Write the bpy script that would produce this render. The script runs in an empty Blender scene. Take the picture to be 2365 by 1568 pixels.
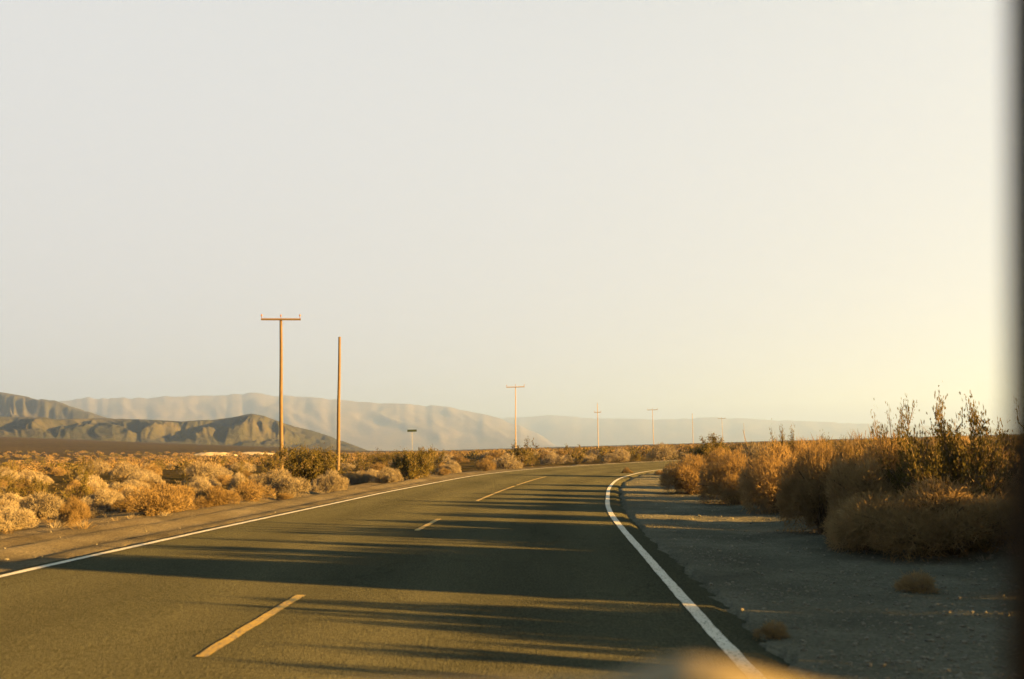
import bpy, math, random
import numpy as np
from mathutils import Vector, Matrix
rad = math.radians
C = bpy.context.scene
COL = C.collection

# ------------------------------------------------------------------ camera
PW, PH = 2364.0, 1568.0          # photo-coordinates used for measuring
LENS, ROLL, HOR, EYE = 35.0, 1.6, 1034.0, 1.4
F = PW * LENS / 36.0
_r = rad(ROLL)
PITCH = math.atan((HOR - PH / 2) * math.cos(_r) / F)
_up0 = Vector((0, -math.sin(PITCH), math.cos(PITCH)))
FW = Vector((0, math.cos(PITCH), math.sin(PITCH)))
RT = Vector((1, 0, 0)) * math.cos(_r) - _up0 * math.sin(_r)
UP = _up0 * math.cos(_r) + Vector((1, 0, 0)) * math.sin(_r)
cd = bpy.data.cameras.new('camera')
cam = bpy.data.objects.new('camera', cd)
COL.objects.link(cam)
cd.lens = LENS
cd.sensor_width = 36
cd.clip_start = 0.02
cd.clip_end = 60000
m = Matrix((RT, UP, -FW)).transposed().to_4x4()
m.translation = (0, 0, EYE)
cam.matrix_world = m
cd.dof.use_dof = True
cd.dof.focus_distance = 45
cd.dof.aperture_fstop = 2.3
C.camera = cam

# ------------------------------------------------------------------ light
SUN_AZ, SUN_EL = 108.0, 8.6        # azimuth clockwise from the view direction
SUN_STRENGTH, SKY_STRENGTH, EXPOSURE = 5.0, 0.05, 4.5
w = bpy.data.worlds.new('World')
C.world = w
w.use_nodes = True
nt = w.node_tree
bg = nt.nodes['Background']
sky = nt.nodes.new('ShaderNodeTexSky')
sky.sky_type = 'NISHITA'
sky.sun_disc = False
sky.sun_elevation = rad(SUN_EL)
sky.sun_rotation = rad(SUN_AZ)
sky.altitude = 0
sky.air_density = 0.2
sky.dust_density = 0.5
sky.ozone_density = 1.0
hs = nt.nodes.new('ShaderNodeHueSaturation')
hs.inputs['Saturation'].default_value = 0.15
nt.links.new(sky.outputs[0], hs.inputs['Color'])
mulc = nt.nodes.new('ShaderNodeMix')
mulc.data_type = 'RGBA'
mulc.blend_type = 'MULTIPLY'
mulc.inputs['Factor'].default_value = 1.0
# cream near the horizon, cooler and greener overhead
tcw = nt.nodes.new('ShaderNodeTexCoord')
sep = nt.nodes.new('ShaderNodeSeparateXYZ')
nt.links.new(tcw.outputs['Generated'], sep.inputs[0])
skr = nt.nodes.new('ShaderNodeValToRGB')
_e = skr.color_ramp.elements
_e[0].position, _e[0].color = 0.05, (1.07, 1.0, 0.89, 1)
_e[1].position, _e[1].color = 0.85, (0.50, 0.90, 0.90, 1)
_q = _e.new(0.42)
_q.color = (1.035, 1.0, 0.905, 1)
nt.links.new(sep.outputs['Z'], skr.inputs[0])
nt.links.new(skr.outputs[0], mulc.inputs['B'])
nt.links.new(hs.outputs[0], mulc.inputs['A'])
# soft cap, like overexposed film: sky brightness levels off towards the horizon
SKY_CAP = 0.69


def mth(op, a, b=None):
    n = nt.nodes.new('ShaderNodeMath'); n.operation = op
    for k, v in enumerate((a, b)):
        if v is None:
            continue
        if isinstance(v, (int, float)):
            n.inputs[k].default_value = v
        else:
            nt.links.new(v, n.inputs[k])
    return n.outputs[0]


bw = nt.nodes.new('ShaderNodeRGBToBW')
nt.links.new(mulc.outputs['Result'], bw.inputs[0])
ratio = mth('DIVIDE', bw.outputs[0], SKY_CAP)
level = mth('POWER', mth('ADD', 1.0, mth('POWER', ratio, 6.0)), -1.0 / 6.0)
vs = nt.nodes.new('ShaderNodeVectorMath'); vs.operation = 'SCALE'
nt.links.new(mulc.outputs['Result'], vs.inputs[0])
nt.links.new(level, vs.inputs['Scale'])
nt.links.new(vs.outputs[0], bg.inputs[0])
bg.inputs[1].default_value = SKY_STRENGTH
sl = bpy.data.lights.new('sun', 'SUN')
sl.energy = SUN_STRENGTH
sl.angle = rad(0.5)
sl.color = (1.0, 0.51, 0.10)
so = bpy.data.objects.new('sun', sl)
COL.objects.link(so)
SUNV = Vector((math.sin(rad(SUN_AZ)) * math.cos(rad(SUN_EL)), math.cos(rad(SUN_AZ)) * math.cos(rad(SUN_EL)), math.sin(rad(SUN_EL))))
so.rotation_euler = (-SUNV).to_track_quat('-Z', 'Y').to_euler()
so.location = (30, -10, 20)
C.view_settings.view_transform = 'Standard'
C.view_settings.look = 'None'
C.view_settings.exposure = EXPOSURE
C.view_settings.gamma = 1.0
C.render.engine = 'CYCLES'
C.cycles.use_denoising = True
C.cycles.max_bounces = 6
C.cycles.volume_bounces = 1
C.cycles.transparent_max_bounces = 8

# ------------------------------------------------------------------ helpers
rng = np.random.default_rng(7)


def ray(x, y):
    d = FW * F + RT * (x - PW / 2) + UP * (PH / 2 - y)
    return d.normalized()


def hash2(ix, iy, seed):
    h = (ix.astype(np.int64) * 374761393 + iy.astype(np.int64) * 668265263 + seed * 974634777) & 0xffffffff
    h = ((h ^ (h >> 13)) * 1274126177) & 0xffffffff
    return ((h ^ (h >> 16)) & 0xffffff) / float(0xffffff)


def vnoise(x, y, seed=0):
    x = np.asarray(x, float); y = np.asarray(y, float)
    ix = np.floor(x); iy = np.floor(y)
    fx = x - ix; fy = y - iy
    fx = fx * fx * (3 - 2 * fx); fy = fy * fy * (3 - 2 * fy)
    a = hash2(ix, iy, seed); b = hash2(ix + 1, iy, seed)
    c = hash2(ix, iy + 1, seed); d = hash2(ix + 1, iy + 1, seed)
    return (a * (1 - fx) + b * fx) * (1 - fy) + (c * (1 - fx) + d * fx) * fy


def fbm(x, y, seed=0, oct=4):
    s = 0; a = 0.5
    for k in range(oct):
        s = s + a * vnoise(x, y, seed + k * 17); a *= 0.5; x = x * 2.03; y = y * 2.03
    return s / (1 - 0.5 ** oct)


def smooth(a, b, x):
    t = np.clip((x - a) / (b - a), 0, 1)
    return t * t * (3 - 2 * t)


def mesh_np(name, V, Fc, mat=None, parent=None, mats=None, mat_idx=None, smooth_shade=False, link=True):
    """V (n,3); Fc (k,m) faces all with m corners."""
    V = np.asarray(V, np.float32); Fc = np.asarray(Fc, np.int32)
    me = bpy.data.meshes.new(name)
    me.vertices.add(len(V)); me.vertices.foreach_set('co', V.ravel())
    k, mm = Fc.shape
    me.loops.add(k * mm); me.loops.foreach_set('vertex_index', Fc.ravel())
    me.polygons.add(k)
    me.polygons.foreach_set('loop_start', np.arange(0, k * mm, mm, dtype=np.int32))
    me.polygons.foreach_set('loop_total', np.full(k, mm, np.int32))
    for q in (mats or ([mat] if mat else [])):
        me.materials.append(q)
    if mat_idx is not None:
        me.polygons.foreach_set('material_index', np.asarray(mat_idx, np.int32))
    me.polygons.foreach_set('use_smooth', np.full(k, smooth_shade))
    me.update(calc_edges=True)
    me.validate()
    if not link:
        return me
    return link_mesh(name, me, parent)


def link_mesh(name, me, parent=None):
    o = bpy.data.objects.new(name, me)
    COL.objects.link(o)
    if parent:
        o.parent = parent
    return o


def thing(name, loc, label, cat, group=None, rotz=0.0):
    o = bpy.data.objects.new(name, None)
    COL.objects.link(o)
    o.location = loc
    o.rotation_euler = (0, 0, rotz)
    tag(o, label, cat, group)
    return o


def tag(o, label, cat, group=None):
    o['label'] = label
    o['category'] = cat
    if group:
        o['group'] = group


class MB:
    def __init__(self):
        self.v = []; self.f = []

    def add(self, V, Fs):
        n = len(self.v)
        self.v += [tuple(p) for p in V]
        self.f += [tuple(i + n for i in q) for q in Fs]

    def tube(self, pts, rads, n=10, caps=True, jitter=0.0):
        pts = [Vector(p) for p in pts]
        V = []; Fs = []
        for i, p in enumerate(pts):
            t = (pts[min(i + 1, len(pts) - 1)] - pts[max(i - 1, 0)]).normalized()
            a = t.cross(Vector((0, 1, 0)) if abs(t.y) < 0.9 else Vector((1, 0, 0))).normalized()
            b = t.cross(a)
            for k in range(n):
                an = 2 * math.pi * k / n
                rr = rads[i] * (1 + jitter * random.uniform(-1, 1))
                V.append(p + (a * math.cos(an) + b * math.sin(an)) * rr)
        for i in range(len(pts) - 1):
            for k in range(n):
                Fs.append((i * n + k, i * n + (k + 1) % n, (i + 1) * n + (k + 1) % n, (i + 1) * n + k))
        if caps:
            Fs.append(tuple(range(n))[::-1])
            Fs.append(tuple((len(pts) - 1) * n + k for k in range(n)))
        self.add(V, Fs)

    def box(self, c, s, bev=0.0):
        x, y, z = (d / 2 for d in s)
        V = []
        Fs = [(0, 1, 2, 3), (7, 6, 5, 4), (0, 4, 5, 1), (1, 5, 6, 2), (2, 6, 7, 3), (3, 7, 4, 0)]
        for zz in (-z, z):
            for (xx, yy) in ((-x, -y), (-x, y), (x, y), (x, -y)):
                V.append((c[0] + xx, c[1] + yy, c[2] + zz))
        self.add(V, Fs)

    def build(self, name, mat, parent=None, smooth_shade=False, bevel=0.0):
        me = bpy.data.meshes.new(name)
        me.from_pydata(self.v, [], self.f)
        me.materials.append(mat)
        if smooth_shade:
            me.polygons.foreach_set('use_smooth', [True] * len(me.polygons))
        me.update()
        o = link_mesh(name, me, parent)
        if bevel:
            b = o.modifiers.new('bevel', 'BEVEL'); b.width = bevel; b.segments = 3
        return o


# ------------------------------------------------------------------ materials
def nodes(name):
    mt = bpy.data.materials.new(name)
    mt.use_nodes = True
    t = mt.node_tree
    t.nodes.clear()
    out = t.nodes.new('ShaderNodeOutputMaterial')
    return mt, t, out


def ramp(t, src, stops):
    r = t.nodes.new('ShaderNodeValToRGB')
    e = r.color_ramp.elements
    e[0].position, e[0].color = stops[0][0], (*stops[0][1], 1)
    e[1].position, e[1].color = stops[-1][0], (*stops[-1][1], 1)
    for p, c in stops[1:-1]:
        q = e.new(p); q.color = (*c, 1)
    t.links.new(src, r.inputs[0])
    return r.outputs[0]


def noise(t, scale, detail=4, vec=None, rough=0.6):
    n = t.nodes.new('ShaderNodeTexNoise')
    n.inputs['Scale'].default_value = scale
    n.inputs['Detail'].default_value = detail
    n.inputs['Roughness'].default_value = rough
    if vec is not None:
        t.links.new(vec, n.inputs['Vector'])
    return n.outputs['Fac']


def mix(t, a, b, fac, mode='MIX'):
    x = t.nodes.new('ShaderNodeMix'); x.data_type = 'RGBA'; x.blend_type = mode
    for sock, v in (('A', a), ('B', b)):
        if isinstance(v, tuple):
            x.inputs[sock].default_value = (*v, 1)
        else:
            t.links.new(v, x.inputs[sock])
    if isinstance(fac, float):
        x.inputs['Factor'].default_value = fac
    else:
        t.links.new(fac, x.inputs['Factor'])
    return x.outputs['Result']


def principled(t, out, col, rough=0.9, spec=0.2, bump=None, bstr=0.3, bdist=0.02):
    p = t.nodes.new('ShaderNodeBsdfPrincipled')
    if isinstance(col, tuple):
        p.inputs['Base Color'].default_value = (*col, 1)
    else:
        t.links.new(col, p.inputs['Base Color'])
    p.inputs['Roughness'].default_value = rough
    p.inputs['Specular IOR Level'].default_value = spec
    if bump is not None:
        b = t.nodes.new('ShaderNodeBump')
        b.inputs['Strength'].default_value = bstr
        b.inputs['Distance'].default_value = bdist
        t.links.new(bump, b.inputs['Height'])
        t.links.new(b.outputs[0], p.inputs['Normal'])
    t.links.new(p.outputs[0], out.inputs[0])
    return p


def geo_pos(t):
    return t.nodes.new('ShaderNodeNewGeometry').outputs['Position']


def mapping(t, vec, scale):
    mp = t.nodes.new('ShaderNodeMapping')
    mp.inputs['Scale'].default_value = scale
    t.links.new(vec, mp.inputs['Vector'])
    return mp.outputs[0]


def foliage_mat(name, stops, trans=0.22):
    mt, t, out = nodes(name)
    oi = t.nodes.new('ShaderNodeObjectInfo')
    pos = geo_pos(t)
    n1 = noise(t, 3.5, 3, pos)
    c = ramp(t, n1, stops)
    mr = t.nodes.new('ShaderNodeMapRange')
    mr.inputs['To Min'].default_value = 0.75; mr.inputs['To Max'].default_value = 1.2
    t.links.new(oi.outputs['Random'], mr.inputs['Value'])
    cc = t.nodes.new('ShaderNodeCombineColor')
    for k in range(3):
        t.links.new(mr.outputs[0], cc.inputs[k])
    c = mix(t, c, cc.outputs[0], 1.0, 'MULTIPLY')
    d = t.nodes.new('ShaderNodeBsdfDiffuse'); d.inputs['Roughness'].default_value = 0.8
    tr = t.nodes.new('ShaderNodeBsdfTranslucent')
    t.links.new(c, d.inputs[0]); t.links.new(c, tr.inputs[0])
    ms = t.nodes.new('ShaderNodeMixShader'); ms.inputs[0].default_value = trans
    t.links.new(d.outputs[0], ms.inputs[1]); t.links.new(tr.outputs[0], ms.inputs[2])
    t.links.new(ms.outputs[0], out.inputs[0])
    return mt


M = {}
M['straw'] = foliage_mat('dry straw foliage', [(0.3, (0.11, 0.092, 0.066)), (0.55, (0.165, 0.145, 0.112)), (0.75, (0.225, 0.205, 0.165))])
M['gold'] = foliage_mat('golden foliage', [(0.3, (0.085, 0.06, 0.028)), (0.55, (0.125, 0.093, 0.048)), (0.75, (0.17, 0.13, 0.075))])
M['olive'] = foliage_mat('olive foliage', [(0.3, (0.05, 0.046, 0.016)), (0.55, (0.08, 0.068, 0.024)), (0.75, (0.115, 0.09, 0.033))], 0.4)
M['brown'] = foliage_mat('brown dry foliage', [(0.3, (0.15, 0.105, 0.052)), (0.55, (0.21, 0.15, 0.075)), (0.75, (0.27, 0.2, 0.105))], 0.42)


def simple(name, stops, scale, rough=0.9, bstr=0.3, bdist=0.01, detail=5, spec=0.2, sc=None):
    mt, t, out = nodes(name)
    pos = geo_pos(t)
    if sc:
        pos = mapping(t, pos, sc)
    n = noise(t, scale, detail, pos)
    principled(t, out, ramp(t, n, stops), rough, spec, n, bstr, bdist)
    return mt


M['stem'] = simple('woody stems', [(0.3, (0.04, 0.03, 0.018)), (0.7, (0.08, 0.058, 0.035))], 20)
M['wood'] = simple('weathered pole wood', [(0.35, (0.042, 0.031, 0.019)), (0.65, (0.075, 0.057, 0.036))], 6, sc=(6, 6, 0.4), bdist=0.02)
M['haze_paled'] = simple('bleached pole wood', [(0.35, (0.11, 0.09, 0.065)), (0.65, (0.17, 0.14, 0.105))], 6, sc=(6, 6, 0.4), bdist=0.02)  # far poles: haze and sunlit paleness put into the wood colour
M['metal'] = simple('grey steel', [(0.3, (0.12, 0.12, 0.115)), (0.7, (0.16, 0.16, 0.15))], 8, 0.5)
M['plate'] = simple('dark green plate', [(0.3, (0.006, 0.012, 0.008)), (0.7, (0.01, 0.018, 0.011))], 8, 0.5)
M['porcelain'] = simple('brown glazed insulator', [(0.3, (0.10, 0.05, 0.025)), (0.7, (0.16, 0.09, 0.05))], 8, 0.3)
M['black'] = simple('black trim', [(0.3, (0.004, 0.004, 0.004)), (0.7, (0.007, 0.006, 0.005))], 40, 0.7, spec=0.05)
M['vinyl'] = simple('tan vinyl', [(0.3, (0.105, 0.09, 0.04)), (0.7, (0.125, 0.105, 0.048))], 60, 0.6)
M['paint'] = simple('cream car paint', [(0.3, (0.45, 0.41, 0.32)), (0.7, (0.5, 0.46, 0.37))], 5, 0.35, bstr=0.0)
M['rubber'] = simple('rubber', [(0.3, (0.015, 0.015, 0.015)), (0.7, (0.03, 0.03, 0.03))], 30, 0.9)

# asphalt
mt, t, out = nodes('worn asphalt'); M['asphalt'] = mt
pos = geo_pos(t)
big = noise(t, 0.5, 4, mapping(t, pos, (1.6, 0.25, 1)))
fine = noise(t, 55, 3, mapping(t, pos, (1, 0.4, 1)), 0.8)
vo = t.nodes.new('ShaderNodeTexVoronoi'); vo.inputs['Scale'].default_value = 60
t.links.new(pos, vo.inputs['Vector'])
c1 = ramp(t, big, [(0.3, (0.039, 0.042, 0.032)), (0.7, (0.055, 0.057, 0.042))])
c2 = ramp(t, fine, [(0.3, (0.6, 0.6, 0.6)), (0.5, (1, 1, 1)), (0.72, (1.6, 1.55, 1.45))])
c = mix(t, c1, c2, 1.0, 'MULTIPLY')
la = t.nodes.new('ShaderNodeAttribute'); la.attribute_name = 'lane'
wt = ramp(t, la.outputs['Fac'], [(0.0, (0.85, 0.85, 0.85)), (0.13, (1.14, 1.13, 1.1)), (0.25, (0.88, 0.88, 0.88)), (0.38, (1.14, 1.13, 1.1)), (0.5, (0.9, 0.9, 0.9)),
                                 (0.63, (1.14, 1.13, 1.1)), (0.75, (0.88, 0.88, 0.88)), (0.87, (1.14, 1.13, 1.1)), (1.0, (0.85, 0.85, 0.85))])
c = mix(t, c, wt, 1.0, 'MULTIPLY')
ve = t.nodes.new('ShaderNodeTexVoronoi'); ve.feature = 'DISTANCE_TO_EDGE'; ve.inputs['Scale'].default_value = 0.33
wob_ = t.nodes.new('ShaderNodeTexNoise'); wob_.inputs['Scale'].default_value = 1.5; wob_.inputs['Detail'].default_value = 5
t.links.new(pos, wob_.inputs['Vector'])
va = t.nodes.new('ShaderNodeVectorMath'); va.operation = 'ADD'
t.links.new(pos, va.inputs[0]); t.links.new(wob_.outputs['Color'], va.inputs[1])
t.links.new(va.outputs[0], ve.inputs['Vector'])
crack = ramp(t, ve.outputs['Distance'], [(0.0, (0.45, 0.45, 0.45)), (0.006, (0.6, 0.6, 0.6)), (0.012, (1, 1, 1))])
c = mix(t, c, crack, 0.28, 'MULTIPLY')
principled(t, out, c, 1.0, 0.0, fine, 1.0, 0.045)


def paint_mat(name, col, under, thr):
    mt, t, out = nodes(name)
    pos = geo_pos(t)
    n = noise(t, 48, 6, mapping(t, pos, (1, 0.4, 1)), 0.75)
    n2 = noise(t, 1.2, 3, pos)
    c = mix(t, under, col, ramp(t, n, [(thr - 0.06, (0, 0, 0)), (thr + 0.06, (1, 1, 1))]))
    c = mix(t, c, ramp(t, n2, [(0.3, (0.75, 0.73, 0.68)), (0.7, (1, 1, 1))]), 1.0, 'MULTIPLY')
    principled(t, out, c, 0.7, 0.3, n, 0.3, 0.004)
    return mt


M['white'] = paint_mat('worn white road paint', (0.36, 0.355, 0.33), (0.055, 0.068, 0.058), 0.43)
M['yellow'] = paint_mat('worn yellow road paint', (0.24, 0.165, 0.006), (0.055, 0.052, 0.034), 0.47)

# desert ground : gravel near the road, sand and olive scrub far away
mt, t, out = nodes('desert ground'); M['ground'] = mt
pos = geo_pos(t)
n_a = noise(t, 0.6, 6, pos, 0.65)
n_b = noise(t, 30, 4, pos, 0.75)
n_c = noise(t, 0.02, 6, mapping(t, pos, (1, 1, 1)), 0.7)
n_d = noise(t, 0.35, 5, pos, 0.7)
sand = ramp(t, n_a, [(0.3, (0.043, 0.037, 0.027)), (0.5, (0.066, 0.057, 0.042)), (0.75, (0.10, 0.088, 0.066))])
grit = ramp(t, n_b, [(0.3, (0.55, 0.55, 0.55)), (0.5, (1, 1, 1)), (0.72, (1.4, 1.4, 1.35))])
near = mix(t, sand, grit, 1.0, 'MULTIPLY')
scrub = ramp(t, n_d, [(0.32, (0.019, 0.016, 0.007)), (0.5, (0.03, 0.024, 0.011)), (0.7, (0.048, 0.038, 0.019))])
plain = mix(t, scrub, ramp(t, n_c, [(0.3, (0.75, 0.78, 0.7)), (0.7, (1.15, 1.1, 1.0))]), 1.0, 'MULTIPLY')
att = t.nodes.new('ShaderNodeAttribute'); att.attribute_name = 'cover'
c = mix(t, near, plain, att.outputs['Fac'])
att2 = t.nodes.new('ShaderNodeAttribute'); att2.attribute_name = 'gravel'
grav = mix(t, ramp(t, n_a, [(0.25, (0.042, 0.043, 0.036)), (0.5, (0.068, 0.068, 0.056)), (0.75, (0.11, 0.108, 0.09))]), grit, 1.0, 'MULTIPLY')
c = mix(t, c, grav, att2.outputs['Fac'])
principled(t, out, c, 1.0, 0.0, n_b, 0.8, 0.03)

M['hill'] = None


def hill_mat(name, a, b, c_, scale):
    mt, t, out = nodes(name)
    pos = geo_pos(t)
    n = noise(t, scale, 8, pos, 0.65)
    n2 = noise(t, scale * 12, 5, pos, 0.7)
    col = ramp(t, n, [(0.3, a), (0.5, b), (0.72, c_)])
    col = mix(t, col, ramp(t, n2, [(0.35, (0.7, 0.72, 0.7)), (0.65, (1.2, 1.18, 1.15))]), 1.0, 'MULTIPLY')
    principled(t, out, col, 0.95, 0.05, n2, 0.6, 6.0)
    return mt


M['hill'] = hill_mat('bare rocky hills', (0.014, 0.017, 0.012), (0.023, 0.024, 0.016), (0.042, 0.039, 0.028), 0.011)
M['far_range'] = hill_mat('haze-paled far mountains', (0.04, 0.038, 0.031), (0.055, 0.051, 0.042), (0.075, 0.069, 0.056), 0.004)  # part of the distance haze is put into this lighter rock colour
M['stone'] = simple('gravel stones', [(0.3, (0.045, 0.045, 0.038)), (0.7, (0.125, 0.12, 0.10))], 9)
M['pale_sand'] = simple('pale bare sand', [(0.3, (0.13, 0.115, 0.09)), (0.7, (0.18, 0.16, 0.13))], 0.5)

# ------------------------------------------------------------------ road geometry
ZL = 0.22                      # banked bend: the outer (left) edge line lies higher


def ground_at(x, y, z):
    d = ray(x, y)
    k = (z - EYE) / d.z
    return (d.x * k, d.y * k)


Rp = [(1.05, -60), (1.25, -25), (1.35, -8), (1.4, 6.1), (1.47, 8.8), (1.6, 12.5), (1.78, 17.5), (1.98, 21.5),
      (2.3, 25.5), (3.3, 35), (4.75, 44), (7.3, 53), (11.5, 60.5), (18.5, 67.5), (28, 73), (45, 78.5), (70, 83), (120, 88)]
Lp = [(-5.9, -60), (-5.7, -25), (-5.6, -8), (-5.5, 4)] + [ground_at(x, y, ZL) for x, y in
      ((0, 1332), (380, 1247), (540, 1212), (760, 1165), (900, 1135), (1080, 1101))] + \
     [(-0.9, 48.5), (0.9, 54.3), (3.0, 58.6), (6.6, 64.0), (13.8, 71.8), (25, 79.2), (43.5, 85.2), (69, 89.8), (119.4, 94.8)]


def spline(P, step=0.35):
    P = [np.array(p, float) for p in P]
    out = []
    for i in range(len(P) - 1):
        p0 = P[max(i - 1, 0)]; p1 = P[i]; p2 = P[i + 1]; p3 = P[min(i + 2, len(P) - 1)]
        d = np.linalg.norm(p2 - p1)
        # centripetal-ish hermite
        t1 = (p2 - p0) / max(np.linalg.norm(p2 - p0), 1e-6) * d
        t2 = (p3 - p1) / max(np.linalg.norm(p3 - p1), 1e-6) * d
        n = max(2, int(d / step))
        for k in range(n):
            u = k / n
            h = (2 * u**3 - 3 * u**2 + 1, u**3 - 2 * u**2 + u, -2 * u**3 + 3 * u**2, u**3 - u**2)
            out.append(h[0] * p1 + h[1] * t1 + h[2] * p2 + h[3] * t2)
    out.append(P[-1])
    return np.array(out)


def resample(P, n):
    s = np.concatenate([[0], np.cumsum(np.linalg.norm(np.diff(P, axis=0), axis=1))])
    u = np.linspace(0, s[-1], n)
    return np.stack([np.interp(u, s, P[:, 0]), np.interp(u, s, P[:, 1])], 1)


RL = spline(Rp)
LL = spline(Lp)


def nearest(P, X, Y):
    """distance and side (+ = right of the line) from points to polyline samples"""
    X = np.asarray(X).ravel(); Y = np.asarray(Y).ravel()
    best = np.full(len(X), 1e9); idx = np.zeros(len(X), int)
    for a in range(0, len(X), 20000):
        dx = X[a:a + 20000, None] - P[None, :, 0]; dy = Y[a:a + 20000, None] - P[None, :, 1]
        d = dx * dx + dy * dy
        i = d.argmin(1); idx[a:a + 20000] = i
        best[a:a + 20000] = np.sqrt(d[np.arange(len(i)), i])
    T = np.gradient(P, axis=0)
    t = T[idx]
    side = np.sign((X - P[idx, 0]) * t[:, 1] - (Y - P[idx, 1]) * t[:, 0])
    return best * side


RD, LD = RL[::2], LL[::2]
SH_R, SH_L = 0.42, 0.38       # asphalt beyond the edge lines


def road_coords(X, Y):
    return nearest(RD, X, Y), nearest(LD, X, Y)      # dr>0 : right of right line ; dl<0 : left of left line


baj_x = np.array([-700, 0, 200, 400, 640, 830, 1000, 5000])
baj_p = np.array([70, 62, 50, 37, 22, 6, 0, 0])


def bajada(X, Y):
    r = np.hypot(X, Y)
    az = np.arctan2(X, np.maximum(Y, 1e-3))
    px = PW / 2 + F * np.tan(np.clip(az, -1.2, 1.2))
    px = np.where(Y > 0, px, 3000)
    amp = np.interp(px, baj_x, baj_p) / F
    return amp * np.maximum(r - 110, 0) * smooth(90, 700, r) * np.minimum(1, 1250 / np.maximum(r, 1))


def terrain(X, Y, fine=True):
    X = np.asarray(X, float); Y = np.asarray(Y, float)
    sh = X.shape
    x, y = X.ravel(), Y.ravel()
    dr, dl = road_coords(x, y)
    r = np.hypot(x, y)
    z = np.zeros(len(x))
    u = np.clip(-dr / np.maximum(-dr + dl, 0.1), 0, 1)
    road_z = ZL * u
    inside = (dr < SH_R) & (dl > -SH_L)
    right = dr >= SH_R
    left = dl <= -SH_L
    far = smooth(60, 160, r)
    jag = (fbm(x * 2.3, y * 2.3, 3) - 0.5)
    # right shoulder then bank
    d = np.maximum(dr - SH_R, 0)
    zr = -0.035 - 0.05 * smooth(0, 1.5, d) + 0.03 * jag * smooth(0, 0.8, d) + 0.05 * (fbm(x * 2.2, y * 2.2, 71, 3) - .5) * smooth(.4, 1.5, d) + 0.34 * smooth(2.6, 6.0, d) + (fbm(x * .35, y * .35, 9) - .5) * 0.25 * smooth(3, 7, d)
    # left shoulder: graded dirt ridges that run with the road
    d = np.maximum(-dl - SH_L, 0)
    ridge = np.sin(d * 4.6 + 1.5 * fbm(x * .5, y * .25, 21)) * 0.045 * smooth(0.1, 0.6, d) * (1 - smooth(3.0, 5.0, d))
    ridge += 0.07 * (fbm(x * 1.3, y * .8, 31) - .5) * smooth(.3, 1.2, d)
    zl = ZL + 0.012 - 0.045 - 0.16 * smooth(0.3, 7, d) + ridge + (fbm(x * .4, y * .4, 11) - .5) * 0.3 * smooth(3, 8, d)
    zl = zl + smooth(60, 200, r) * 0.0
    z = np.where(right, zr, z); z = np.where(left, zl, z)
    zin = road_z - 0.10
    z = np.where(inside, zin, z)
    # behind the reach of the curves everything is just plain
    z = z + bajada(x, y) + (fbm(x * 0.03, y * 0.03, 5) - .5) * 0.5 * smooth(40, 150, r) * (~inside)
    return z.reshape(sh), dr.reshape(sh), dl.reshape(sh), inside.reshape(sh)


def tz(x, y):
    return float(terrain(np.array([x]), np.array([y]))[0][0])


# ground sheet: polar grid round the camera, finest straight ahead
ang_front = np.radians(np.linspace(-36, 36, 420))
ang_back = np.radians(np.concatenate([np.linspace(36, 324, 120)[1:-1]]))
ang = np.concatenate([ang_front, ang_back])
rr_ = np.concatenate([[0.0], np.geomspace(1.0, 60, 210), np.geomspace(61.5, 11600, 130)])
A, Rr = np.meshgrid(ang, rr_[1:])
GX = Rr * np.sin(A); GY = Rr * np.cos(A)
GZ, GDR, GDL, GIN = terrain(GX, GY)
na = len(ang)
V = np.stack([GX.ravel(), GY.ravel(), GZ.ravel()], 1)
V = np.vstack([V, [[0, 0, -0.05]]])
nr = GX.shape[0]
i0 = (np.arange(nr - 1)[:, None] * na + np.arange(na)[None, :]).ravel()
i1 = (np.arange(nr - 1)[:, None] * na + (np.arange(na)[None, :] + 1) % na).ravel()
quads = np.stack([i0, i0 + na, i1 + na, i1], 1)
ci = len(V) - 1
k = np.arange(na)
capf = np.stack([np.full(na, ci), k, (k + 1) % na, (k + 1) % na], 1)
ground = mesh_np('ground', V, quads, M['ground'], smooth_shade=True)
bmv = ground.data
cover = np.concatenate([(smooth(14, 45, np.hypot(GX, GY)) * smooth(3, 9, np.maximum(GDR, -GDL))).ravel(), [0]])
grv = np.concatenate([np.where(GDR > 0, 1 - smooth(4.5, 8, GDR), 0.25 * (1 - smooth(1, 4, -GDL))).ravel(), [1]])
for nm, arr in (('cover', cover), ('gravel', grv)):
    a_ = bmv.attributes.new(nm, 'FLOAT', 'POINT')
    a_.data.foreach_set('value', arr.astype(np.float32))
ground['kind'] = 'structure'

# road sheet
N = 620


def pair_lines():
    """matching points of the two edge lines: for each left sample the nearest right sample"""
    L = resample(LL, N)
    R = resample(RL, N)
    # match by normalised arclength but warped so that cross lines stay roughly square
    idx = []
    for p in L:
        d = ((RL - p) ** 2).sum(1)
        idx.append(d.argmin())
    idx = np.maximum.accumulate(np.array(idx)).astype(float)
    ker = np.ones(25) / 25
    pad = np.concatenate([np.full(12, idx[0]), idx, np.full(12, idx[-1])])
    idx = np.convolve(pad, ker, 'valid')
    ii = np.arange(len(RL))
    R = np.stack([np.interp(idx, ii, RL[:, 0]), np.interp(idx, ii, RL[:, 1])], 1)
    return L, R


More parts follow.
